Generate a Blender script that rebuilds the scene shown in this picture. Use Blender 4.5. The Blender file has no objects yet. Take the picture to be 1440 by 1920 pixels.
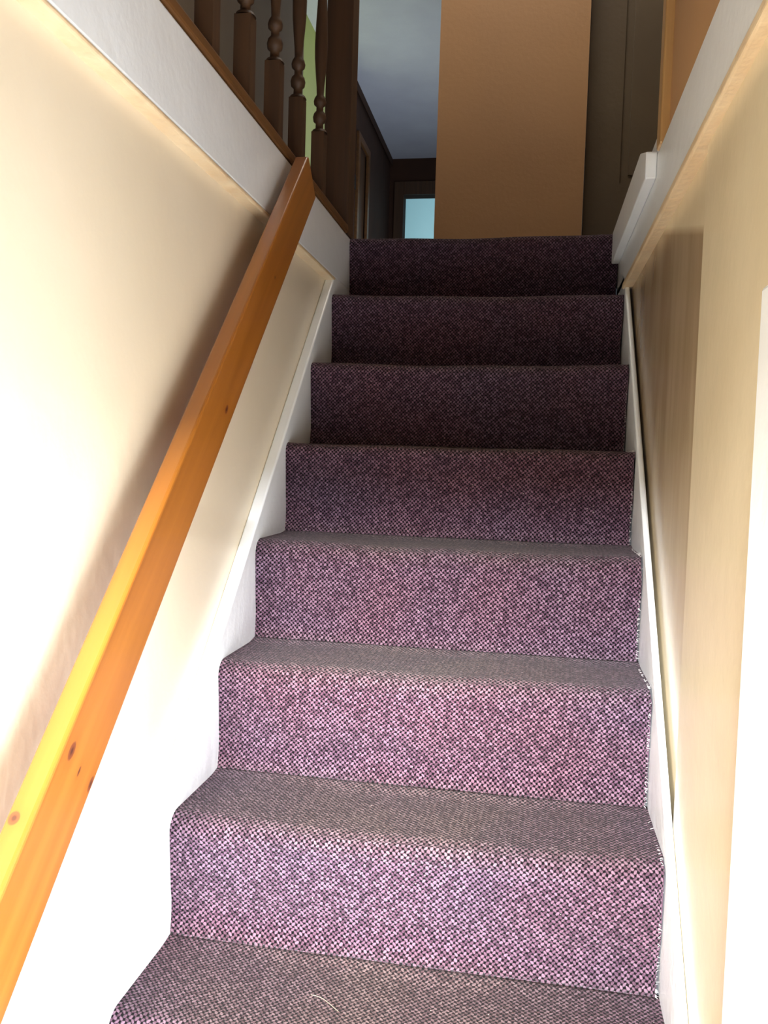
import bpy, bmesh, math, random
from mathutils import Vector, Matrix
random.seed(7)
S = bpy.context.scene
COL = S.collection

# ------------------------------------------------------------------ camera
YAW, PITCH, ROLL = -0.16944, -0.05788, 0.03040
G, W, H = 0.19722, 0.7475, 0.2          # going, stair width, rise
CAM = Vector((0.5364, -2.4175, -0.6390))
sy, cy, sp, cp = math.sin(YAW), math.cos(YAW), math.sin(PITCH), math.cos(PITCH)
fwd = Vector((sy*cp, cy*cp, sp)); rt = Vector((cy, -sy, 0)); up = rt.cross(fwd)
cr, sr = math.cos(ROLL), math.sin(ROLL)
R2 = cr*rt + sr*up; U2 = -sr*rt + cr*up
cam = bpy.data.cameras.new('camera'); co = bpy.data.objects.new('camera', cam); COL.objects.link(co)
M = Matrix((R2, U2, -fwd)).transposed().to_4x4(); M.translation = CAM
co.matrix_world = M
cam.sensor_fit = 'VERTICAL'; cam.sensor_height = 36.0; cam.lens = 1600/1920*36
cam.clip_start = 0.02; cam.clip_end = 60
S.camera = co

# ------------------------------------------------------------------ light
S.view_settings.view_transform = 'Standard'; S.view_settings.look = 'None'
S.view_settings.exposure = 0.0; S.view_settings.gamma = 1.0
S.view_settings.use_curve_mapping = False
wd = bpy.data.worlds.new('world'); S.world = wd; wd.use_nodes = True
wd.node_tree.nodes['Background'].inputs[0].default_value = (0.75, 0.88, 1, 1)
wd.node_tree.nodes['Background'].inputs[1].default_value = 0.25

def area(name, loc, direction, sx, sy_, power, col):
    l = bpy.data.lights.new(name, 'AREA'); l.shape = 'RECTANGLE'; l.size = sx; l.size_y = sy_
    l.energy = power; l.color = col
    o = bpy.data.objects.new(name, l); COL.objects.link(o); o.location = loc
    o.rotation_euler = Vector(direction).to_track_quat('-Z', 'Y').to_euler()
    return o
# daylight through the side entrance at the foot of the stairs
area('entrance_daylight', (W+0.13, -2.08, -1.50), (-1, 0.0, 0.0), 0.80, 1.30, 52, (0.90, 0.94, 1.0))
# open sky outside the front door behind the camera; the door head keeps it off the upper steps
area('front_door_sky', (0.42, -6.6, 0.41), (0, 1, -0.25), 1.6, 0.42, 2250, (0.92, 0.95, 1.0))
# daylight from the room off the landing, and from the room at the corridor's end
area('side_room_daylight', (-1.75, 3.32, 1.45), (-1, 0, 0), 0.55, 1.5, 34, (1, 0.98, 0.9))
area('corridor_fill', (0.11, 4.3, 0.9), (-1, 0.15, 0.55), 2.4, 0.9, 24, (0.80, 0.88, 1.0))  # added fill hidden in the corridor to brighten its ceiling; no window there
area('end_room_daylight', (-0.3, 6.75, 2.1), (0, 1, -0.4), 0.9, 0.5, 20, (0.85, 0.97, 1.0))
area('landing_fill', (0.35, 0.32, 2.36), (0.0, 0.12, -1), 0.9, 0.4, 17, (1.0, 0.93, 0.82))  # added unseen overhead fill for the landing end wall; ceiling has no opening

# ------------------------------------------------------------------ materials
def mat(name):
    m = bpy.data.materials.new(name); m.use_nodes = True
    nt = m.node_tree; return m, nt, nt.nodes['Principled BSDF']
def N(nt, t, **k):
    n = nt.nodes.new(t)
    for a, b in k.items():
        if a.startswith('i_'): n.inputs[a[2:].replace('_', ' ')].default_value = b
        else: setattr(n, a, b)
    return n
def ramp(nt, fac, stops):
    r = nt.nodes.new('ShaderNodeValToRGB')
    while len(r.color_ramp.elements) < len(stops): r.color_ramp.elements.new(0.5)
    for e, (p, c) in zip(r.color_ramp.elements, stops): e.position = p; e.color = (*c, 1)
    nt.links.new(fac, r.inputs['Fac']); return r.outputs['Color']
def math_(nt, op, a, b=None, c=None, clamp=False):
    n = nt.nodes.new('ShaderNodeMath'); n.operation = op; n.use_clamp = clamp
    for i, v in enumerate((a, b, c)):
        if v is None: continue
        if isinstance(v, (int, float)): n.inputs[i].default_value = v
        else: nt.links.new(v, n.inputs[i])
    return n.outputs[0]
def mixc(nt, f, a, b, mode='MIX'):
    n = nt.nodes.new('ShaderNodeMix'); n.data_type = 'RGBA'; n.blend_type = mode
    for sck, v in ((n.inputs[0], f), (n.inputs[6], a), (n.inputs[7], b)):
        if isinstance(v, (int, float)): sck.default_value = v
        elif isinstance(v, tuple): sck.default_value = (*v, 1)
        else: nt.links.new(v, sck)
    return n.outputs[2]
def bump(nt, bs, h, strength=0.3, dist=0.01):
    b = N(nt, 'ShaderNodeBump'); b.inputs['Strength'].default_value = strength; b.inputs['Distance'].default_value = dist
    nt.links.new(h, b.inputs['Height']); nt.links.new(b.outputs[0], bs.inputs['Normal'])

def paint(name, col, col2, rough=0.4, bs_=0.25, scale=3.0, fine=60):
    m, nt, b = mat(name)
    tc = N(nt, 'ShaderNodeTexCoord')
    n1 = N(nt, 'ShaderNodeTexNoise', i_Scale=scale, i_Detail=5.0); nt.links.new(tc.outputs['Object'], n1.inputs['Vector'])
    n2 = N(nt, 'ShaderNodeTexNoise', i_Scale=float(fine), i_Detail=4.0); nt.links.new(tc.outputs['Object'], n2.inputs['Vector'])
    c = ramp(nt, n1.outputs['Fac'], [(0.3, col), (0.7, col2)])
    nt.links.new(c, b.inputs['Base Color'])
    b.inputs['Roughness'].default_value = rough
    hh = math_(nt, 'ADD', math_(nt, 'MULTIPLY', n1.outputs['Fac'], 2.0), math_(nt, 'MULTIPLY', n2.outputs['Fac'], 0.25))
    bump(nt, b, hh, bs_, 0.02)
    return m
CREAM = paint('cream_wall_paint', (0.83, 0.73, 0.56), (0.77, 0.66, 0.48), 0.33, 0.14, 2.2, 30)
def shaded_paint():
    m, nt, b = mat('cream_gloss_paint_with_painted_shadow')
    tc = N(nt, 'ShaderNodeTexCoord'); sp = N(nt, 'ShaderNodeSeparateXYZ'); nt.links.new(tc.outputs['Object'], sp.inputs[0])
    n1 = N(nt, 'ShaderNodeTexNoise', i_Scale=2.5, i_Detail=5.0); nt.links.new(tc.outputs['Object'], n1.inputs['Vector'])
    mp = N(nt, 'ShaderNodeMapping'); mp.inputs['Scale'].default_value = (1, 10, 1.4); nt.links.new(tc.outputs['Object'], mp.inputs['Vector'])
    n2 = N(nt, 'ShaderNodeTexNoise', i_Scale=1.0, i_Detail=4.0); nt.links.new(mp.outputs[0], n2.inputs['Vector'])
    base = ramp(nt, n1.outputs['Fac'], [(0.3, (0.76, 0.66, 0.46)), (0.7, (0.66, 0.54, 0.35))])
    # wall shadow painted in as a brown patch below the ledge, ragged below
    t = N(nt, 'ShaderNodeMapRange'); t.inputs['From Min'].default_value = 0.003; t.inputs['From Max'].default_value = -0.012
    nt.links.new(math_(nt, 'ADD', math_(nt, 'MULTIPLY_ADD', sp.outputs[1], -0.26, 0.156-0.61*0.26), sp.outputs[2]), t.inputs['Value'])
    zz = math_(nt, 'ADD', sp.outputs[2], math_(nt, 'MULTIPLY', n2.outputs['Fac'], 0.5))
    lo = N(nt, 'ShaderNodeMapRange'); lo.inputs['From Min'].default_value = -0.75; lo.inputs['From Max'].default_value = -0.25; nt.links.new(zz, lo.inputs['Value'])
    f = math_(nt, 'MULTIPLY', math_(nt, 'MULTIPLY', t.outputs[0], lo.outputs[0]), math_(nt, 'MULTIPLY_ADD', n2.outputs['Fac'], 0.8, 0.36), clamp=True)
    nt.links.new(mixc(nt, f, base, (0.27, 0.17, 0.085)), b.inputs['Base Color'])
    b.inputs['Roughness'].default_value = 0.22
    bump(nt, b, n1.outputs['Fac'], 0.15, 0.03)
    return m
SHADED = shaded_paint()
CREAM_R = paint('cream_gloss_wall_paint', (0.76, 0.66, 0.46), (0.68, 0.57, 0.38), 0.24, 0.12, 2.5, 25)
WHITE = paint('white_gloss_paint', (0.85, 0.88, 0.89), (0.82, 0.85, 0.87), 0.30, 0.12, 6)
LIP = paint('yellowed_gloss_paint', (0.82, 0.66, 0.43), (0.72, 0.52, 0.30), 0.3, 0.2, 14)
PEACH = paint('peach_wall_paint', (0.60, 0.33, 0.14), (0.54, 0.30, 0.14), 0.55, 0.15, 1.6)
LANDW = paint('stone_wall_paint', (0.26, 0.19, 0.125), (0.22, 0.155, 0.10), 0.6, 0.15, 2)
CEIL = paint('white_ceiling_paint', (0.72, 0.76, 0.86), (0.66, 0.69, 0.80), 0.8, 0.2, 4)
GREENP = paint('pale_green_wall_paint', (0.58, 0.62, 0.42), (0.52, 0.57, 0.38), 0.6, 0.1, 2)
CYANP = paint('pale_blue_wall_paint', (0.46, 0.70, 0.74), (0.42, 0.66, 0.70), 0.6, 0.1, 2)
DOORP = paint('brown_door_paint', (0.16, 0.115, 0.066), (0.13, 0.092, 0.055), 0.45, 0.15, 3)
PANELP = paint('dark_panelling', (0.060, 0.024, 0.011), (0.042, 0.017, 0.009), 0.9, 0.1, 3)
DARKM = paint('black_iron', (0.02, 0.02, 0.02), (0.03, 0.03, 0.03), 0.4, 0.05, 9)
HALLF = paint('grey_hall_floor', (0.74, 0.75, 0.78), (0.70, 0.71, 0.74), 0.4, 0.1, 6)

def wood(name, c1, c2, rough=0.3, axis=2, sc=1.0, knots=(), coat=0.3):
    """varnished wood, grain along the object's local axis; knots = (x,y,z,radius,stretch)"""
    m, nt, b = mat(name)
    tc = N(nt, 'ShaderNodeTexCoord')
    mp = N(nt, 'ShaderNodeMapping'); s = [38*sc]*3; s[axis] = 1.6*sc; mp.inputs['Scale'].default_value = s
    nt.links.new(tc.outputs['Object'], mp.inputs['Vector'])
    n1 = N(nt, 'ShaderNodeTexNoise', i_Scale=1.0, i_Detail=6.0, i_Distortion=0.4); nt.links.new(mp.outputs[0], n1.inputs['Vector'])
    n2 = N(nt, 'ShaderNodeTexNoise', i_Scale=2.5*sc, i_Detail=2.0); nt.links.new(tc.outputs['Object'], n2.inputs['Vector'])
    c = ramp(nt, n1.outputs['Fac'], [(0.30, c2), (0.65, c1)])
    c = mixc(nt, math_(nt, 'MULTIPLY', n2.outputs['Fac'], 0.45), c, c2)
    for (kx, ky, kz, kr, st) in knots:
        sx = [1.0]*3; sx[axis] = 1/st
        v = N(nt, 'ShaderNodeMapping', vector_type='POINT'); v.inputs['Scale'].default_value = sx
        v.inputs['Location'].default_value = (-kx*sx[0], -ky*sx[1], -kz*sx[2])
        nt.links.new(tc.outputs['Object'], v.inputs['Vector'])
        ln = N(nt, 'ShaderNodeVectorMath', operation='LENGTH'); nt.links.new(v.outputs[0], ln.inputs[0])
        d = math_(nt, 'ADD', ln.outputs['Value'], math_(nt, 'MULTIPLY', math_(nt, 'SUBTRACT', n1.outputs['Fac'], 0.5), kr*0.9))
        f = N(nt, 'ShaderNodeMapRange'); f.inputs['From Min'].default_value = kr*1.0; f.inputs['From Max'].default_value = kr*0.75
        nt.links.new(d, f.inputs['Value'])
        h = N(nt, 'ShaderNodeMapRange'); h.inputs['From Min'].default_value = kr*2.6; h.inputs['From Max'].default_value = kr*0.8
        h.inputs['To Max'].default_value = 0.45
        nt.links.new(d, h.inputs['Value'])
        c = mixc(nt, h.outputs[0], c, (0.30, 0.09, 0.01))
        c = mixc(nt, f.outputs[0], c, (0.17, 0.045, 0.012))
        f2 = N(nt, 'ShaderNodeMapRange'); f2.inputs['From Min'].default_value = kr*0.5; f2.inputs['From Max'].default_value = kr*0.2
        nt.links.new(d, f2.inputs['Value']); c = mixc(nt, f2.outputs[0], c, (0.07, 0.02, 0.008))
    nt.links.new(c, b.inputs['Base Color']); b.inputs['Roughness'].default_value = rough
    b.inputs['Coat Weight'].default_value = coat; b.inputs['Coat Roughness'].default_value = 0.2
    bump(nt, b, n1.outputs['Fac'], 0.06, 0.004)
    return m
WOOD_DARK = wood('dark_varnished_pine', (0.100, 0.048, 0.020), (0.055, 0.027, 0.013), 0.6, 2, coat=0.0)
WOOD_TRIM = wood('brown_varnished_trim', (0.17, 0.075, 0.022), (0.10, 0.042, 0.012), 0.45, 1, coat=0.0)
WOOD_ARCH = wood('honey_varnished_architrave', (0.55, 0.34, 0.14), (0.42, 0.23, 0.08), 0.35, 2)

def carpet_mat():
    m, nt, b = mat('purple_tweed_carpet')
    uv = N(nt, 'ShaderNodeUVMap'); uv.uv_map = 'UVMap'
    sep0 = N(nt, 'ShaderNodeSeparateXYZ'); nt.links.new(uv.outputs[0], sep0.inputs[0])
    # small wobble so that the loops are irregular
    nz = N(nt, 'ShaderNodeTexNoise', i_Scale=130.0, i_Detail=3.0); nt.links.new(uv.outputs[0], nz.inputs['Vector'])
    wob = N(nt, 'ShaderNodeVectorMath', operation='MULTIPLY_ADD'); nt.links.new(nz.outputs['Color'], wob.inputs[0])
    wob.inputs[1].default_value = (0.0042, 0.0042, 0); nt.links.new(uv.outputs[0], wob.inputs[2])
    mp = N(nt, 'ShaderNodeMapping'); mp.inputs['Rotation'].default_value = (0, 0, math.radians(43))
    nt.links.new(wob.outputs[0], mp.inputs['Vector'])
    s = N(nt, 'ShaderNodeSeparateXYZ'); nt.links.new(mp.outputs[0], s.inputs[0])
    P = 0.0061
    su = math_(nt, 'DIVIDE', s.outputs[0], P); sv = math_(nt, 'DIVIDE', s.outputs[1], P)
    iu = math_(nt, 'FLOOR', su); iv = math_(nt, 'FLOOR', sv)
    fu = math_(nt, 'ABSOLUTE', math_(nt, 'MULTIPLY_ADD', math_(nt, 'FRACT', su), 2.0, -1.0))
    fv = math_(nt, 'ABSOLUTE', math_(nt, 'MULTIPLY_ADD', math_(nt, 'FRACT', sv), 2.0, -1.0))
    par = math_(nt, 'MODULO', math_(nt, 'ADD', math_(nt, 'ADD', iu, iv), 2000.0), 2.0)
    mx = N(nt, 'ShaderNodeMix'); nt.links.new(par, mx.inputs[0]); nt.links.new(fu, mx.inputs[2]); nt.links.new(fv, mx.inputs[3])
    my = N(nt, 'ShaderNodeMix'); nt.links.new(par, my.inputs[0]); nt.links.new(fv, my.inputs[2]); nt.links.new(fu, my.inputs[3])
    across = math_(nt, 'SUBTRACT', 1.0, math_(nt, 'MULTIPLY', math_(nt, 'POWER', mx.outputs[0], 3.0), 0.75))
    # dark pits where four loops meet
    corner = math_(nt, 'POWER', math_(nt, 'MULTIPLY', fu, fv), 0.8)
    pit = N(nt, 'ShaderNodeMapRange', interpolation_type='SMOOTHSTEP'); pit.inputs['From Min'].default_value = 0.28; pit.inputs['From Max'].default_value = 0.64
    nt.links.new(corner, pit.inputs['Value'])
    loop = math_(nt, 'MULTIPLY', across, math_(nt, 'MULTIPLY_ADD', pit.outputs[0], -0.95, 1.0))
    cv = N(nt, 'ShaderNodeCombineXYZ'); nt.links.new(iu, cv.inputs[0]); nt.links.new(iv, cv.inputs[1])
    wn = N(nt, 'ShaderNodeTexWhiteNoise', noise_dimensions='3D'); nt.links.new(cv.outputs[0], wn.inputs[0])
    fib = N(nt, 'ShaderNodeTexNoise', i_Scale=420.0, i_Detail=2.0); nt.links.new(uv.outputs[0], fib.inputs['Vector'])
    pat = math_(nt, 'MULTIPLY', loop, math_(nt, 'MULTIPLY_ADD', wn.outputs[0], 0.34, 0.56))
    pat = math_(nt, 'ADD', pat, math_(nt, 'MULTIPLY_ADD', fib.outputs['Fac'], 0.35, -0.175))
    yarn = ramp(nt, pat, [(0.20, (0.002, 0.0015, 0.002)), (0.38, (0.017, 0.009, 0.014)), (0.62, (0.092, 0.048, 0.068)), (0.92, (0.205, 0.128, 0.162))])
    soil = ramp(nt, pat, [(0.18, (0.006, 0.004, 0.004)), (0.38, (0.034, 0.020, 0.019)), (0.60, (0.100, 0.059, 0.056)), (0.90, (0.21, 0.146, 0.135))])
    # large patches: pinker and bluer dye
    big = N(nt, 'ShaderNodeTexNoise', i_Scale=3.2, i_Detail=2.0); nt.links.new(uv.outputs[0], big.inputs['Vector'])
    tint = ramp(nt, big.outputs['Fac'], [(0.35, (0.86, 0.88, 1.0)), (0.65, (1.0, 0.82, 0.86))])
    yarn = mixc(nt, 1.0, yarn, tint, 'MULTIPLY')
    # trodden dirt on the treads (vertex attribute 'soil')
    at = N(nt, 'ShaderNodeAttribute', attribute_name='soil')
    dn = N(nt, 'ShaderNodeTexNoise', i_Scale=9.0, i_Detail=4.0); nt.links.new(uv.outputs[0], dn.inputs['Vector'])
    d = math_(nt, 'MULTIPLY', at.outputs['Fac'], math_(nt, 'MULTIPLY_ADD', dn.outputs['Fac'], 1.2, 0.35), clamp=True)
    c = mixc(nt, d, yarn, soil)
    # specks of lint
    sp_ = N(nt, 'ShaderNodeTexVoronoi', i_Scale=75.0); nt.links.new(uv.outputs[0], sp_.inputs['Vector'])
    sk = math_(nt, 'LESS_THAN', sp_.outputs['Distance'], 0.07)
    sc_ = N(nt, 'ShaderNodeSeparateXYZ'); nt.links.new(sp_.outputs['Color'], sc_.inputs[0])
    sk = math_(nt, 'MULTIPLY', sk, math_(nt, 'GREATER_THAN', sc_.outputs[0], 0.82))
    c = mixc(nt, math_(nt, 'MULTIPLY', sk, 0.7), c, (0.6, 0.52, 0.45))
    nt.links.new(c, b.inputs['Base Color'])
    b.inputs['Roughness'].default_value = 0.95; b.inputs['Specular IOR Level'].default_value = 0.1
    b.inputs['Sheen Weight'].default_value = 0.08
    hh = math_(nt, 'ADD', pat, math_(nt, 'MULTIPLY', fib.outputs['Fac'], 0.35))
    bump(nt, b, hh, 0.7, 0.003)
    return m
CARPET = carpet_mat()

# ------------------------------------------------------------------ helpers
def link(name, bm, m, parent=None, smooth=False):
    me = bpy.data.meshes.new(name); bm.normal_update(); bm.to_mesh(me); bm.free()
    for mm in (m if isinstance(m, (list, tuple)) else [m]): me.materials.append(mm)
    if smooth:
        for p in me.polygons: p.use_smooth = True
    o = bpy.data.objects.new(name, me); COL.objects.link(o)
    if parent: o.parent = parent
    return o
def box(bm, x, y, z, mi=0):
    vs = [bm.verts.new((a, b, c)) for a in x for b in y for c in z]
    for f in ((0,1,3,2),(4,6,7,5),(0,4,5,1),(2,3,7,6),(0,2,6,4),(1,5,7,3)):
        bm.faces.new([vs[i] for i in f]).material_index = mi
    return vs
def bev(o, w, seg=2):
    b = o.modifiers.new('bevel', 'BEVEL'); b.width = w; b.segments = seg; b.limit_method = 'ANGLE'; b.angle_limit = math.radians(40)
    return o
def prism(bm, pts, x0, x1):
    """polygon in the (y, z) plane pushed from x0 to x1"""
    a = [bm.verts.new((x0, p[0], p[1])) for p in pts]; b = [bm.verts.new((x1, p[0], p[1])) for p in pts]
    bm.faces.new(a); bm.faces.new(b[::-1]); n = len(pts)
    for i in range(n): bm.faces.new((a[i], b[i], b[(i+1) % n], a[(i+1) % n]))
    bmesh.ops.recalc_face_normals(bm, faces=bm.faces)
def struct(name, boxes, m, bevel=0, parent=None):
    bm = bmesh.new()
    for bx in boxes: box(bm, *bx)
    o = link(name, bm, m, parent)
    if not parent: o['kind'] = 'structure'
    if bevel: bev(o, bevel)
    return o
def thing(name, label, cat, loc=(0, 0, 0), group=None):
    o = bpy.data.objects.new(name, None); COL.objects.link(o); o.location = loc; o.empty_display_size = 0.1
    o['label'] = label; o['category'] = cat
    if group: o['group'] = group
    return o
SL = H/G                                 # stair slope

# ------------------------------------------------------------------ the setting
FL = -2.2                                # lower hall floor
# left
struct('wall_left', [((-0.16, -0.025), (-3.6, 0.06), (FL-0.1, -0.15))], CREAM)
struct('trim_1', [((-0.06, 0.0), (-2.02, 0.03), (-0.15, -0.004))], WHITE, 0.003)          # white fascia, left
bm = bmesh.new(); prism(bm, [(-2.02, -0.159), (-0.165, -0.159), (-0.165, -0.150), (-2.02, -0.150)], -0.03, 0.001)
o = link('trim_2', bm, LIP); o['kind'] = 'structure'; bev(o, 0.004, 3)                    # bead under it
# right
struct('wall_right_far', [((W+0.018, W+0.15), (-1.15, 0.06), (FL-0.1, -0.16))], SHADED)
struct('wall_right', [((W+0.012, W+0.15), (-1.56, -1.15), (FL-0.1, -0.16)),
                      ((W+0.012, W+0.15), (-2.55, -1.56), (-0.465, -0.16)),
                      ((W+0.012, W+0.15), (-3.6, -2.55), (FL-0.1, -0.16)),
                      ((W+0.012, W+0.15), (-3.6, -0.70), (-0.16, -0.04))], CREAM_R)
struct('trim_3', [((W, W+0.10), (-2.2, 0.03), (-0.170, -0.040)), ((W, W+0.10), (-0.70, 0.03), (-0.042, -0.002))], WHITE, 0.003)
bm = bmesh.new(); prism(bm, [(-2.2, -0.186), (-0.17, -0.186), (-0.17, -0.170), (-2.2, -0.170)], W-0.005, W+0.03)
o = link('trim_4', bm, LIP); o['kind'] = 'structure'; bev(o, 0.004, 3)
# planted board on the landing edge, right
bm = bmesh.new(); prism(bm, [(-0.705, -0.086), (-0.705, -0.036), (-0.60, -0.002), (-0.012, -0.002), (-0.012, -0.086)], W-0.021, W)
o = link('trim_5', bm, WHITE); o['kind'] = 'structure'; bev(o, 0.003)
# doorway at the stair foot, white casing and jamb
d1 = struct('door_1', [((W-0.006, W+0.16), (-1.64, -1.56), (FL, -0.465)), ((W-0.006, W+0.16), (-2.63, -2.55), (FL, -0.465)),
                       ((W-0.006, W+0.16), (-2.55, -1.64), (-0.545, -0.465))], WHITE, 0.004)
# upper walls
struct('wall_right_upper', [((W+0.012, W+0.14), (-3.6, -0.755), (-0.04, 2.4))], PEACH)
arch = struct('trim_6', [((W-0.004, W+0.15), (-0.758, -0.715), (-0.040, 2.35)), ((W+0.004, W+0.15), (-0.715, -0.690), (-0.040, 2.35))], WOOD_ARCH, 0.004)
struct('wall_landing_end', [((0.13, 0.685), (0.90, 1.10), (-0.05, 2.4))], PEACH)
struct('wall_corridor_right', [((0.13, 0.25), (1.10, 6.2), (-0.05, 2.4))], LANDW)
struct('wall_landing_right', [((1.58, 1.70), (-0.9, 1.2), (-0.05, 2.4)), ((W+0.15, 1.70), (-0.82, -0.70), (-0.05, 2.4)),
                              ((1.50, 1.70), (0.96, 1.08), (-0.05, 2.4)), ((0.685, 1.58), (0.96, 1.08), (2.02, 2.4))], LANDW)
struct('wall_landing_left', [((-1.10, -0.98), (-3.6, 2.93), (-0.05, 2.4))], LANDW)
struct('wall_corridor_left', [((-1.10, -0.98), (4.20, 4.56), (-0.05, 2.4)), ((-1.10, -0.98), (5.02, 6.3), (-0.05, 2.4)),
                              ((-1.10, -0.98), (4.56, 5.02), (2.00, 2.4))], PANELP)
struct('wall_far', [((-1.1, -0.83), (6.2, 6.32), (-0.05, 2.4)), ((-0.83, -0.03), (6.2, 6.32), (2.04, 2.4)), ((-0.03, 0.25), (6.2, 6.32), (-0.05, 2.4))], PANELP)
struct('ceiling', [((-1.1, 1.7), (-3.7, 6.32), (2.4, 2.5))], CEIL)
struct('wall_back', [((-1.1, 0.0), (-3.72, -3.6), (FL-0.1, 2.4)), ((W, 1.7), (-3.72, -3.6), (FL-0.1, 2.4)),
                     ((0.0, W), (-3.72, -3.6), (-0.215, 2.4))], CREAM)
struct('floor', [((-1.1, -0.06), (-3.6, 0.05), (-0.14, -0.003)), ((-1.1, 1.7), (0.045, 6.32), (-0.14, -0.003)),
                 ((W+0.10, 1.7), (-0.70, 0.05), (-0.14, -0.003))], DARKM)
struct('floor_hall', [((-0.16, W+0.15), (-3.6, -1.9), (FL-0.1, FL))], HALLF)
struct('ceiling_hall', [((-0.06, W+0.012), (-3.6, -2.9), (-0.16, -0.02))], CEIL)
# side room seen through the spindles
struct('wall_side_room', [((-2.75, -2.65), (2.6, 4.2), (-0.05, 4.4)), ((-2.75, -1.1), (2.55, 2.65), (-0.05, 4.4)), ((-2.75, -1.1), (4.2, 4.3), (-0.05, 4.4)), ((-1.1, -1.0), (2.55, 4.2), (2.5, 4.4))], GREENP)
struct('ceiling_side_room', [((-2.75, -1.1), (2.55, 4.2), (4.4, 4.5))], CEIL)
struct('floor_side_room', [((-2.75, -1.1), (2.55, 4.2), (-0.14, -0.003))], DARKM)
# end room
struct('wall_end_room', [((-2.0, 1.0), (8.4, 8.5), (-0.05, 3.0)), ((-2.1, -2.0), (6.3, 8.4), (-0.05, 3.0)), ((1.0, 1.1), (6.3, 8.4), (-0.05, 3.0))], CYANP)
struct('ceiling_end_room', [((-2.1, 1.1), (6.32, 8.5), (3.0, 3.1))], CEIL)
struct('floor_end_room', [((-2.1, 1.1), (6.32, 8.5), (-0.14, -0.003))], DARKM)
# door casing at corridor end, and the corridor's left-hand door
struct('trim_7', [((-0.93, -0.83), (6.175, 6.2), (0, 2.17)), ((-0.03, 0.07), (6.175, 6.2), (0, 2.17)), ((-0.83, -0.03), (6.175, 6.2), (2.04, 2.17))], WOOD_DARK, 0.004)
struct('trim_8', [((-0.98, -0.955), (4.56, 4.63), (0, 2.06)), ((-0.98, -0.955), (4.98, 5.05), (0, 2.06)), ((-0.98, -0.955), (4.63, 4.98), (2.0, 2.06))], WOOD_TRIM, 0.004)
struct('trim_9', [((-0.965, -0.975+0.02), (3.8, 6.2), (2.33, 2.4))], PANELP, 0.006)
d2 = struct('door_2', [((-1.03, -0.99), (4.60, 5.0), (0, 2.0))], WOOD_DARK, 0.003)
sw = struct('wall_switch', [((-0.98, -0.968), (4.47, 4.54), (1.58, 1.69))], DARKM, 0.003)
del sw['kind']; sw['label'] = 'small dark switch plate on the corridor wall beside the door casing'; sw['category'] = 'switch'
# panelled door on the landing, facing the stairs
DX0, DX1, DY = 0.690, 1.50, 0.97
def panel_door():
    bm = bmesh.new()
    t = 0.04
    cols = [(DX0, DX0+0.130), (DX0+0.36, DX0+0.45), (DX1-0.13, DX1)]
    for c in cols: box(bm, c, (DY, DY+t), (0.005, 2.0))
    for a, b_ in ((cols[0][1], cols[1][0]), (cols[1][1], cols[2][0])):
        for z in ((0.005, 0.44), (1.25, 1.36), (1.90, 2.0)): box(bm, (a, b_), (DY, DY+t), z)
    return link('door_3', bm, DOORP)
d3 = panel_door(); d3['kind'] = 'structure'
for (a, b_) in ((DX0+0.13, DX0+0.36), (DX0+0.45, DX1-0.13)):
    for z in ((0.44, 1.25), (1.36, 1.90)):
        p = struct('door_panel', [((a, b_), (DY+0.008, DY+0.03), z), ((a+0.03, b_-0.03), (DY+0.003, DY+0.02), (z[0]+0.03, z[1]-0.03))], DOORP, 0.002, d3)

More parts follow.
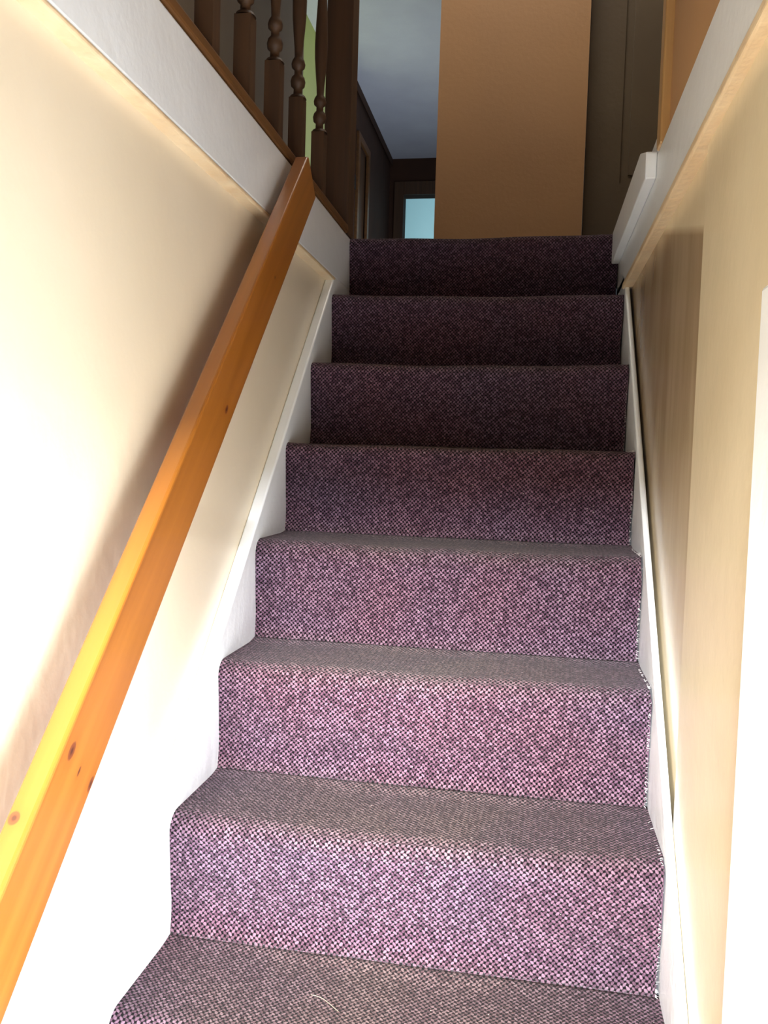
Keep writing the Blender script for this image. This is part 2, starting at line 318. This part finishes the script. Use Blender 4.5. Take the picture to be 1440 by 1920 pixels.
# ------------------------------------------------------------------ staircase
stairs = thing('staircase', 'steep straight staircase covered in purple tweed carpet between white strings', 'stairs', (0, 0, 0))
def step(i, n_tread=None):
    back = -(i-1)*G + 0.012 if i > 0 else 0.10
    r = 0.019 if i < 4 else 0.028; zt = -i*H; zb = -(i+1)*H; yn = -i*G
    pts = []
    nt_ = 14
    for k in range(nt_):
        f = k/nt_; pts.append((back + (yn+r-back)*f, zt - 0.0 + (0.004*math.exp(-((f)/0.12)**2) if i > 0 else 0), 0))
    for k in range(9):
        a = math.pi*0.5 + k/8*math.pi*0.58
        pts.append((yn+r+r*math.cos(a), zt-r+r*math.sin(a), 0))
    y0, z0 = pts[-1][0], pts[-1][1]
    for k in range(1, 17):
        f = k/16
        y = y0 + (yn+0.012-y0)*min(1, f*1.6)*0.9 + (0.0012 if f > .6 else 0)
        pts.append((y - 0.006*max(0, f-0.8)/0.2, z0+(zb-z0)*f, 0))
    # arc length
    bm = bmesh.new(); uvl = bm.loops.layers.uv.new('UVMap'); so = bm.verts.layers.float.new('soil')
    nx = 60; rows = []
    L = 0; arc = [0]
    for k in range(1, len(pts)):
        L += math.hypot(pts[k][0]-pts[k-1][0], pts[k][1]-pts[k-1][1]); arc.append(L)
    ph = random.random()*6
    for k, (y, z, _) in enumerate(pts):
        row = []
        fe = min(1, arc[k]/0.03, (L-arc[k])/0.03)
        for j in range(nx+1):
            x = W*j/nx
            edge = math.sin(math.pi*j/nx)
            dz = fe*0.0022*math.sin(7*x+ph+i)*math.sin(13*x+2*ph) ; dy = fe*0.0025*math.sin(9*x+ph*2+arc[k]*14)
            sag = -0.0035*edge if k < nt_+4 else 0
            ex = 0.0
            if j == 0: ex = -0.001
            if j == nx: ex = -0.003 + 0.0015*math.sin(k*0.5+i*2) if k > nt_ else 0.000
            v = bm.verts.new((x+ex, y+dy, z+dz+sag*fe)); 
            tread = 1.0 if k <= nt_ else max(0.0, 1-(k-nt_)/9.0)
            bot = 0.25*math.exp(-((k-len(pts)+1)/2.0)**2)
            v[so] = min(1, max(bot, tread*(0.25+0.7*edge)))
            row.append(v)
        rows.append(row)
    for k in range(len(rows)-1):
        for j in range(nx):
            f = bm.faces.new((rows[k][j], rows[k+1][j], rows[k+1][j+1], rows[k][j+1]))
            for lp, (jj, kk) in zip(f.loops, ((j, k), (j, k+1), (j+1, k+1), (j+1, k))):
                lp[uvl].uv = (W*jj/nx + i*0.137, arc[kk] + i*0.41)
            f.smooth = True
    # body under the carpet
    yb = back
    lv = [r_[0] for r_ in rows]; rv = [r_[-1] for r_ in rows]
    c1 = bm.verts.new((0, yb, zb-0.02 if i == 0 else zb)); c2 = bm.verts.new((W, yb, c1.co.z))
    bm.faces.new(lv[::-1] + [c1][:1]) if False else None
    bm.faces.new([c1] + lv); bm.faces.new([c2] + rv[::-1])
    bm.faces.new((rows[-1][0], c1, c2, rows[-1][-1])) if False else None
    bm.faces.new([c1] + [c2] + [v for v in rows[-1][::-1]])
    bm.faces.new([c2, c1] + [v for v in rows[0]])
    return link('step', bm, CARPET, stairs)
NS = 11
FIBRE = paint('pale_carpet_backing_fibre', (0.62, 0.58, 0.56), (0.5, 0.46, 0.45), 0.9, 0.0)
def fray(st, i):
    # loose pale backing threads along the cut right-hand edge
    bm = bmesh.new(); rnd = random.Random(i*11+3)
    for _ in range(70):
        if rnd.random() < 0.35: y = -i*G + rnd.uniform(0.0, G*0.8); z = -i*H + 0.001
        else: y = -i*G + 0.004; z = -i*H - rnd.uniform(0.02, H-0.004)
        p = Vector((W - 0.006, y, z)); d = Vector((rnd.uniform(0.3, 1), rnd.uniform(-1.0, -0.2), rnd.uniform(-0.5, 0.9))).normalized()*rnd.uniform(0.003, 0.0065)
        u_ = Vector((0, 0, 1)).cross(d).normalized()*0.00035; v_ = d.cross(u_).normalized()*0.00035
        a = [bm.verts.new(p+w_) for w_ in (u_, v_, -u_-v_)]; b = [bm.verts.new(p+d+w_*0.6) for w_ in (u_, v_, -u_-v_)]
        for k in range(3): bm.faces.new((a[k], a[(k+1) % 3], b[(k+1) % 3], b[k]))
        bm.faces.new(b)
    o = link('frayed_edge', bm, FIBRE, st); o['kind'] = 'stuff'; o['label'] = 'pale loose threads along the cut carpet edge'
for i in range(NS):
    st = step(i)
    if 2 <= i <= 6: fray(st, i)
def string(xa, xb, c=0.024):
    bm = bmesh.new()
    e = -2.18
    pts = [(0.03, -0.150), (-0.150-c, -0.150), (e, e*SL+c), (e, FL+0.002), (-1.95, FL+0.002), (0.03, -0.55)]
    pts = [(0.03, -0.148), ((-0.148-c)/SL, -0.148), ((FL+0.08-c)/SL, FL+0.08), ((FL+0.08-c)/SL, FL+0.002), (-1.90, FL+0.002), (0.03, -0.50)]
    prism(bm, pts, xa, xb)
    return bev(link('string_board', bm, WHITE, stairs), 0.004, 3)
string(-0.0248, 0.0, 0.024); string(W, W+0.0115, 0.016)

# ------------------------------------------------------------------ pine handrail on the wall
rail_t = thing('wall_handrail', 'thick varnished orange pine handrail sloping up the left stairwell wall', 'handrail', (0.035, -1.2, -0.62))
ang = math.atan(SL)
def railpt(y, c): return (y, y*SL + c)
cT, cB = 0.650, 0.515
cm = (cT+cB)/2; hp = (cT-cB)*math.cos(ang)/2
s0, s1 = -1.20/math.cos(ang)+0.02, 0.0
# local frame: local Z along the rail, origin at y = -1.2 on the axis
org = Vector((0.035, -1.2, -1.2*SL+cm)); rail_t.location = org
along = Vector((0, math.cos(ang), math.sin(ang))); perp = Vector((0, -math.sin(ang), math.cos(ang)))
rot = Matrix((perp.cross(along), perp, along)).transposed().to_4x4()   # local x, y(perp), z(along)
def tolocal(p):
    d = Vector(p) - org; return (d.dot(perp.cross(along)), d.dot(perp), d.dot(along))
kn = []
for p, r_, st in (((0.05, -1.5646, -0.9665), 0.0065, 1.9), ((0.030, -1.640, -1.640*SL+cT), 0.007, 1.1), ((0.05, -1.174, -0.5237), 0.004, 1.5),
                  ((0.05, -1.1027, -0.5618), 0.006, 1.7), ((0.05, -1.5231, -1.0192), 0.004, 2.4), ((0.05, -1.549, -0.995), 0.002, 3.5), ((0.05, -0.86, -0.30), 0.003, 1.5)):
    kn.append((*tolocal(p), r_, st))
PINE = wood('orange_varnished_pine', (0.40, 0.145, 0.020), (0.29, 0.095, 0.011), 0.30, 2, 1.0, kn, 0.5)
bm = bmesh.new()
top_s = (Vector((0.035, -0.60, -0.60*SL+cm))-org).dot(along) - 0.012
box(bm, (-0.015, 0.015), (-hp, hp), (-1.05, top_s))
ro = bev(link('rail', bm, PINE, rail_t), 0.0045, 3)
ro.rotation_euler = rot.to_euler()
for yy in (-0.78, -1.25, -1.9):
    bm = bmesh.new(); s = (yy+1.2)/math.cos(ang)
    box(bm, (0.013, 0.058), (-0.046, -0.032), (s-0.03, s+0.03))
    b_ = bev(link('bracket', bm, WOOD_DARK, rail_t), 0.003); b_.rotation_euler = rot.to_euler()

# ------------------------------------------------------------------ balustrade on the landing edge
bal = thing('balustrade', 'dark wooden balustrade with turned spindles along the landing edge above the white fascia', 'balustrade', (-0.03, -0.5, 0))
BX = -0.032
def bparts(name, bm, m, bv=0, smooth=False):
    o = link(name, bm, m, bal, smooth); o.matrix_parent_inverse = Matrix.Translation((0.03, 0.5, 0))
    if bv: bev(o, bv, 2)
    return o
bm = bmesh.new(); box(bm, (-0.062, 0.004), (-2.02, -0.038), (-0.0005, 0.022)); bparts('base_rail', bm, WOOD_TRIM, 0.005)
bm = bmesh.new(); box(bm, (-0.064, 0.0), (-2.02, -0.030), (0.86, 0.92)); bparts('top_rail', bm, WOOD_TRIM, 0.012)
def square_turned(bm, cx, cy, z0, zsq, ztop2, z1, a, prof):
    box(bm, (cx-a, cx+a), (cy-a, cy+a), (z0, zsq)); box(bm, (cx-a, cx+a), (cy-a, cy+a), (ztop2, z1))
    n = 20; rings = []
    for (z, r) in prof:
        rings.append([bm.verts.new((cx+r*math.cos(2*math.pi*k/n), cy+r*math.sin(2*math.pi*k/n), z)) for k in range(n)])
    for A, B in zip(rings, rings[1:]):
        for k in range(n):
            f = bm.faces.new((A[k], A[(k+1) % n], B[(k+1) % n], B[k])); f.smooth = True
def spindle_prof(zsq, ztop, a):
    L = ztop-zsq; base = [(0, 1.25), (.012, 1.05), (.02, .62), (.045, .58), (.055, .95), (.075, 1.05), (.092, .9), (.105, .55), (.125, .52), (.135, .9), (.15, .98),
            (.165, .85), (.18, .55), (.22, .60), (.28, .78), (.35, .95), (.42, 1.0), (.5, .92), (.6, .76), (.7, .62), (.78, .55), (.83, .52), (.845, .85), (.86, .9), (.875, .6), (.9, .55), (.92, .95), (.95, 1.05), (.97, .6), (1, 1.25)]
    return [(zsq+L*t, a*r) for t, r in base]
for yy in (-0.25, -0.455, -0.635, -0.822, -1.01, -1.20, -1.39, -1.58, -1.77):
    bm = bmesh.new(); square_turned(bm, BX, yy, 0.022, 0.195, 0.72, 0.86, 0.0165, spindle_prof(0.195, 0.72, 0.0165))
    bparts('spindle', bm, WOOD_DARK)
bm = bmesh.new(); square_turned(bm, -0.036, 0.0, -0.0005, 1.0, 1.03, 1.06, 0.037, [(1.0, .037), (1.01, .03), (1.02, .03), (1.03, .037)]); bparts('newel_post', bm, WOOD_DARK)
bm = bmesh.new(); square_turned(bm, -0.036, -2.02, -0.006, 1.0, 1.03, 1.06, 0.037, [(1.0, .037), (1.01, .03), (1.02, .03), (1.03, .037)]); bparts('newel_post', bm, WOOD_DARK)

STRAW_A, STRAW_B = (0.257, -1.277), (0.303, -1.303)
# a wisp of straw dropped on the lowest visible tread
STRAW = paint('dry_straw', (0.34, 0.27, 0.18), (0.3, 0.23, 0.15), 0.8, 0.0)
bm = bmesh.new(); prev = None
for k in range(9):
    t = k/8; c = Vector((STRAW_A[0]+(STRAW_B[0]-STRAW_A[0])*t, STRAW_A[1]+(STRAW_B[1]-STRAW_A[1])*t + 0.004*math.sin(t*3.0), -1.4 + 0.0030 + 0.0015*math.sin(t*5)))
    ring = [bm.verts.new(c+Vector((0, 0.0005*math.cos(a), 0.0005*math.sin(a)))) for a in (0, 2.1, 4.2)]
    if prev:
        for j in range(3): bm.faces.new((prev[j], prev[(j+1) % 3], ring[(j+1) % 3], ring[j]))
    else: bm.faces.new(ring)
    prev = ring
bm.faces.new(prev[::-1])
o = link('straw_wisp', bm, STRAW); o['label'] = 'thin pale wisp of straw lying on the lowest visible carpeted tread'; o['category'] = 'straw'
